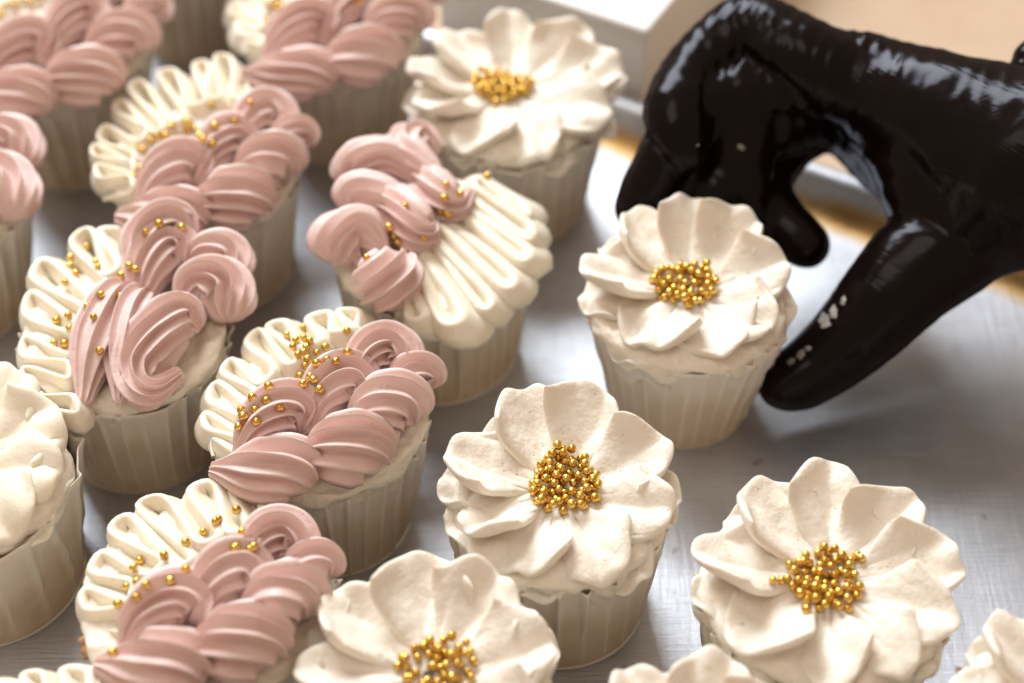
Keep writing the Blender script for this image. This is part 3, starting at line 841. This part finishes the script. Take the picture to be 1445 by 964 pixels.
# loose thin rubber: folds gather at the bends
def folds(X, centre, direction, radius, amp, freq, seed):
    c = np.array(centre); d = np.array(direction, float); d /= np.linalg.norm(d)
    q = X - c
    s = q @ d
    wob = noise3(q * .8, seed) * .9
    f = np.exp(-(np.linalg.norm(q, axis=-1) / radius) ** 2)
    w = 1 - np.abs(np.sin((s + wob * .35) * freq)) ** .7
    w = w * (.4 + .8 * np.clip(noise3(q * np.array([1.1, 1.1, 1.1]) + 9, seed + 2) + .4, 0, 1))
    return amp * w * f
near = np.abs(Df) < .45
Xn = G[near]
dd = Df[near]
dd = dd - folds(Xn, W(1030, 70, 8.8), W(985, 105, 8) - W(1120, 80, 9), 1.6, .15, 6.0, 1)
dd = dd - folds(Xn, W(1210, 85, 9.0), W(1300, 140, 8.2) - W(1150, 90, 8.8), 2.4, .10, 7.0, 2)
dd = dd - folds(Xn, W(1120, 110, 8.0), W(1200, 130, 8) - W(1050, 90, 8), 2.0, .16, 6.5, 3)
dd = dd - folds(Xn, W(1240, 420, 4.4), np.cross(W(1150, 510, 2.5) - W(1300, 350, 5), [0, 0, 1]), 1.8, .06, 3.2, 4)
dd = dd - folds(Xn, W(1430, 130, 9.5), [1, -.4, 0], 2.4, .08, 5.0, 5)
dd = dd - folds(Xn, W(950, 120, 7.8), W(957, 160, 7) - W(985, 105, 8), 1.3, .11, 6.0, 6)
dd = dd - folds(Xn, W(1045, 30, 9.6), W(1120, 80, 9) - W(1050, 42, 9), 1.1, .10, 8.0, 7)
dd = dd - folds(Xn, W(1255, 230, 7.5), [0, 1, .3], 1.5, .06, 4.0, 9)
dd = dd - folds(Xn, W(1190, 480, 3.4), np.cross(W(1150, 510, 2.5) - W(1300, 350, 5), [0, 0, 1]), 1.5, .04, 4.0, 10)
dd = dd - .05 * fbm(Xn * .8, 8, 2)
Df[near] = dd
Vh, Fh = surface_nets(Df, lo_, step)
# relax the net
import itertools
def relax(V, F, it=4, lam=.5):
    E = np.vstack([F[:, [0, 1]], F[:, [1, 2]], F[:, [2, 3]], F[:, [3, 0]]])
    for _ in range(it):
        S = np.zeros_like(V); C = np.zeros(len(V))
        np.add.at(S, E[:, 0], V[E[:, 1]]); np.add.at(C, E[:, 0], 1)
        np.add.at(S, E[:, 1], V[E[:, 0]]); np.add.at(C, E[:, 1], 1)
        V = V * (1 - lam) + lam * S / np.maximum(C, 1)[:, None]
    return V
Vh = relax(Vh, Fh, 3)
hand_o = W(1300, 250, 0); hand_o[2] = 0
hand = empty('person', hand_o); tag(hand, 'hand in a shiny black glove reaching in from the right to grip a flower cupcake', 'person')
glove = obj('glove', mesh('glove', Vh - hand_o, Fh, M['glove']), hand)
def skin_mat():
    t = NT('forearm_skin'); t.set(Base_Color=(.55, .34, .25), Roughness=.5, Subsurface_Weight=.15, Subsurface_Scale=.005); return t.m
a0, a1 = W(1600, 250, 8.6) - hand_o, W(2300, 380, 13.0) - hand_o
n, m = 24, 32
t_ = np.linspace(0, 1, n); T0 = (a1 - a0) / np.linalg.norm(a1 - a0); S0 = np.cross(T0, [0, 0, 1]); S0 /= np.linalg.norm(S0); U0 = np.cross(S0, T0)
ph = np.linspace(0, 2 * np.pi, m, endpoint=False)
V = np.array([[a0 + (a1 - a0) * t + (2.35 + 1.5 * t) * (math.cos(p) * S0 + math.sin(p) * U0 * .9) for p in ph] for t in t_]).reshape(-1, 3)
obj('forearm', mesh('forearm', V, grid_faces(n, m, 0, True), skin_mat()), hand)

M['film'] = frosting_mat('thin_cream_film', (.10, .085, .08), (.34, .31, .28), .4, .0, .35, .8)
# smears of cream on the glove
def smear(px, py, size, seed):
    bv = BVHTree.FromPolygons(Vh.tolist(), Fh.tolist())
    co = Vector((0, 0, CAM_Z)); d = (Vector(on_plane(px, py, 0)) - co).normalized()
    hit = bv.ray_cast(co, d)
    if hit[0] is None: return
    r = np.random.default_rng(seed)
    nn = hit[1] if hit[1].dot(d) < 0 else -hit[1]
    nn = np.array(nn); a = np.cross(nn, [0, 0, 1]); a /= np.linalg.norm(a); b = np.cross(nn, a)
    nu, nv = 8, 20
    V = []
    for i in range(nu):
        for j in range(nv):
            q = i / (nu - 1); t = 2 * math.pi * j / nv
            rr = size * q * (1 + .22 * math.sin(2 * t + seed) + .16 * math.sin(5 * t + seed * 2) + .1 * math.sin(9 * t))
            p = np.array(hit[0]) + a * rr * math.cos(t) * 1.1 + b * rr * math.sin(t) * .9
            h2 = bv.find_nearest(Vector(p)); base = np.array(h2[0])
            V.append(base + nn * (.03 * (1 - q ** 2) + .008 * math.sin(9 * t + 7 * q) * q * (1 - q) * 4 - .006) - hand_o)
    obj('cream_smear', mesh('cream_smear', V, grid_faces(nu, nv, 0, True), M['film']), hand)
for q in [(1163, 452, .30, 1), (1176, 440, .22, 2), (1190, 424, .15, 3), (1130, 500, .17, 4), (1116, 510, .14, 5), (1140, 492, .12, 6), (985, 205, .05, 7), (1046, 208, .12, 9)]:
    smear(*q)

# a stray crumb on the tray
cp = on_plane(952, 683, .05)
cr = empty('cake_crumb', (cp[0], cp[1], 0)); tag(cr, 'tiny brown cake crumb on the tray right of the lower middle flower cupcake', 'crumb')
nu, nv = 8, 12
V = np.array([[math.sin(math.pi * i / (nu - 1)) * math.cos(2 * math.pi * j / nv), math.sin(math.pi * i / (nu - 1)) * math.sin(2 * math.pi * j / nv), math.cos(math.pi * i / (nu - 1))] for i in range(nu) for j in range(nv)])
V = V * (.1 * (1 + .4 * fbm(V * 2, 3)))[:, None] + [0, 0, .08]
obj('crumb', mesh('crumb', V, grid_faces(nu, nv, 0, True), M['cake']), cr)
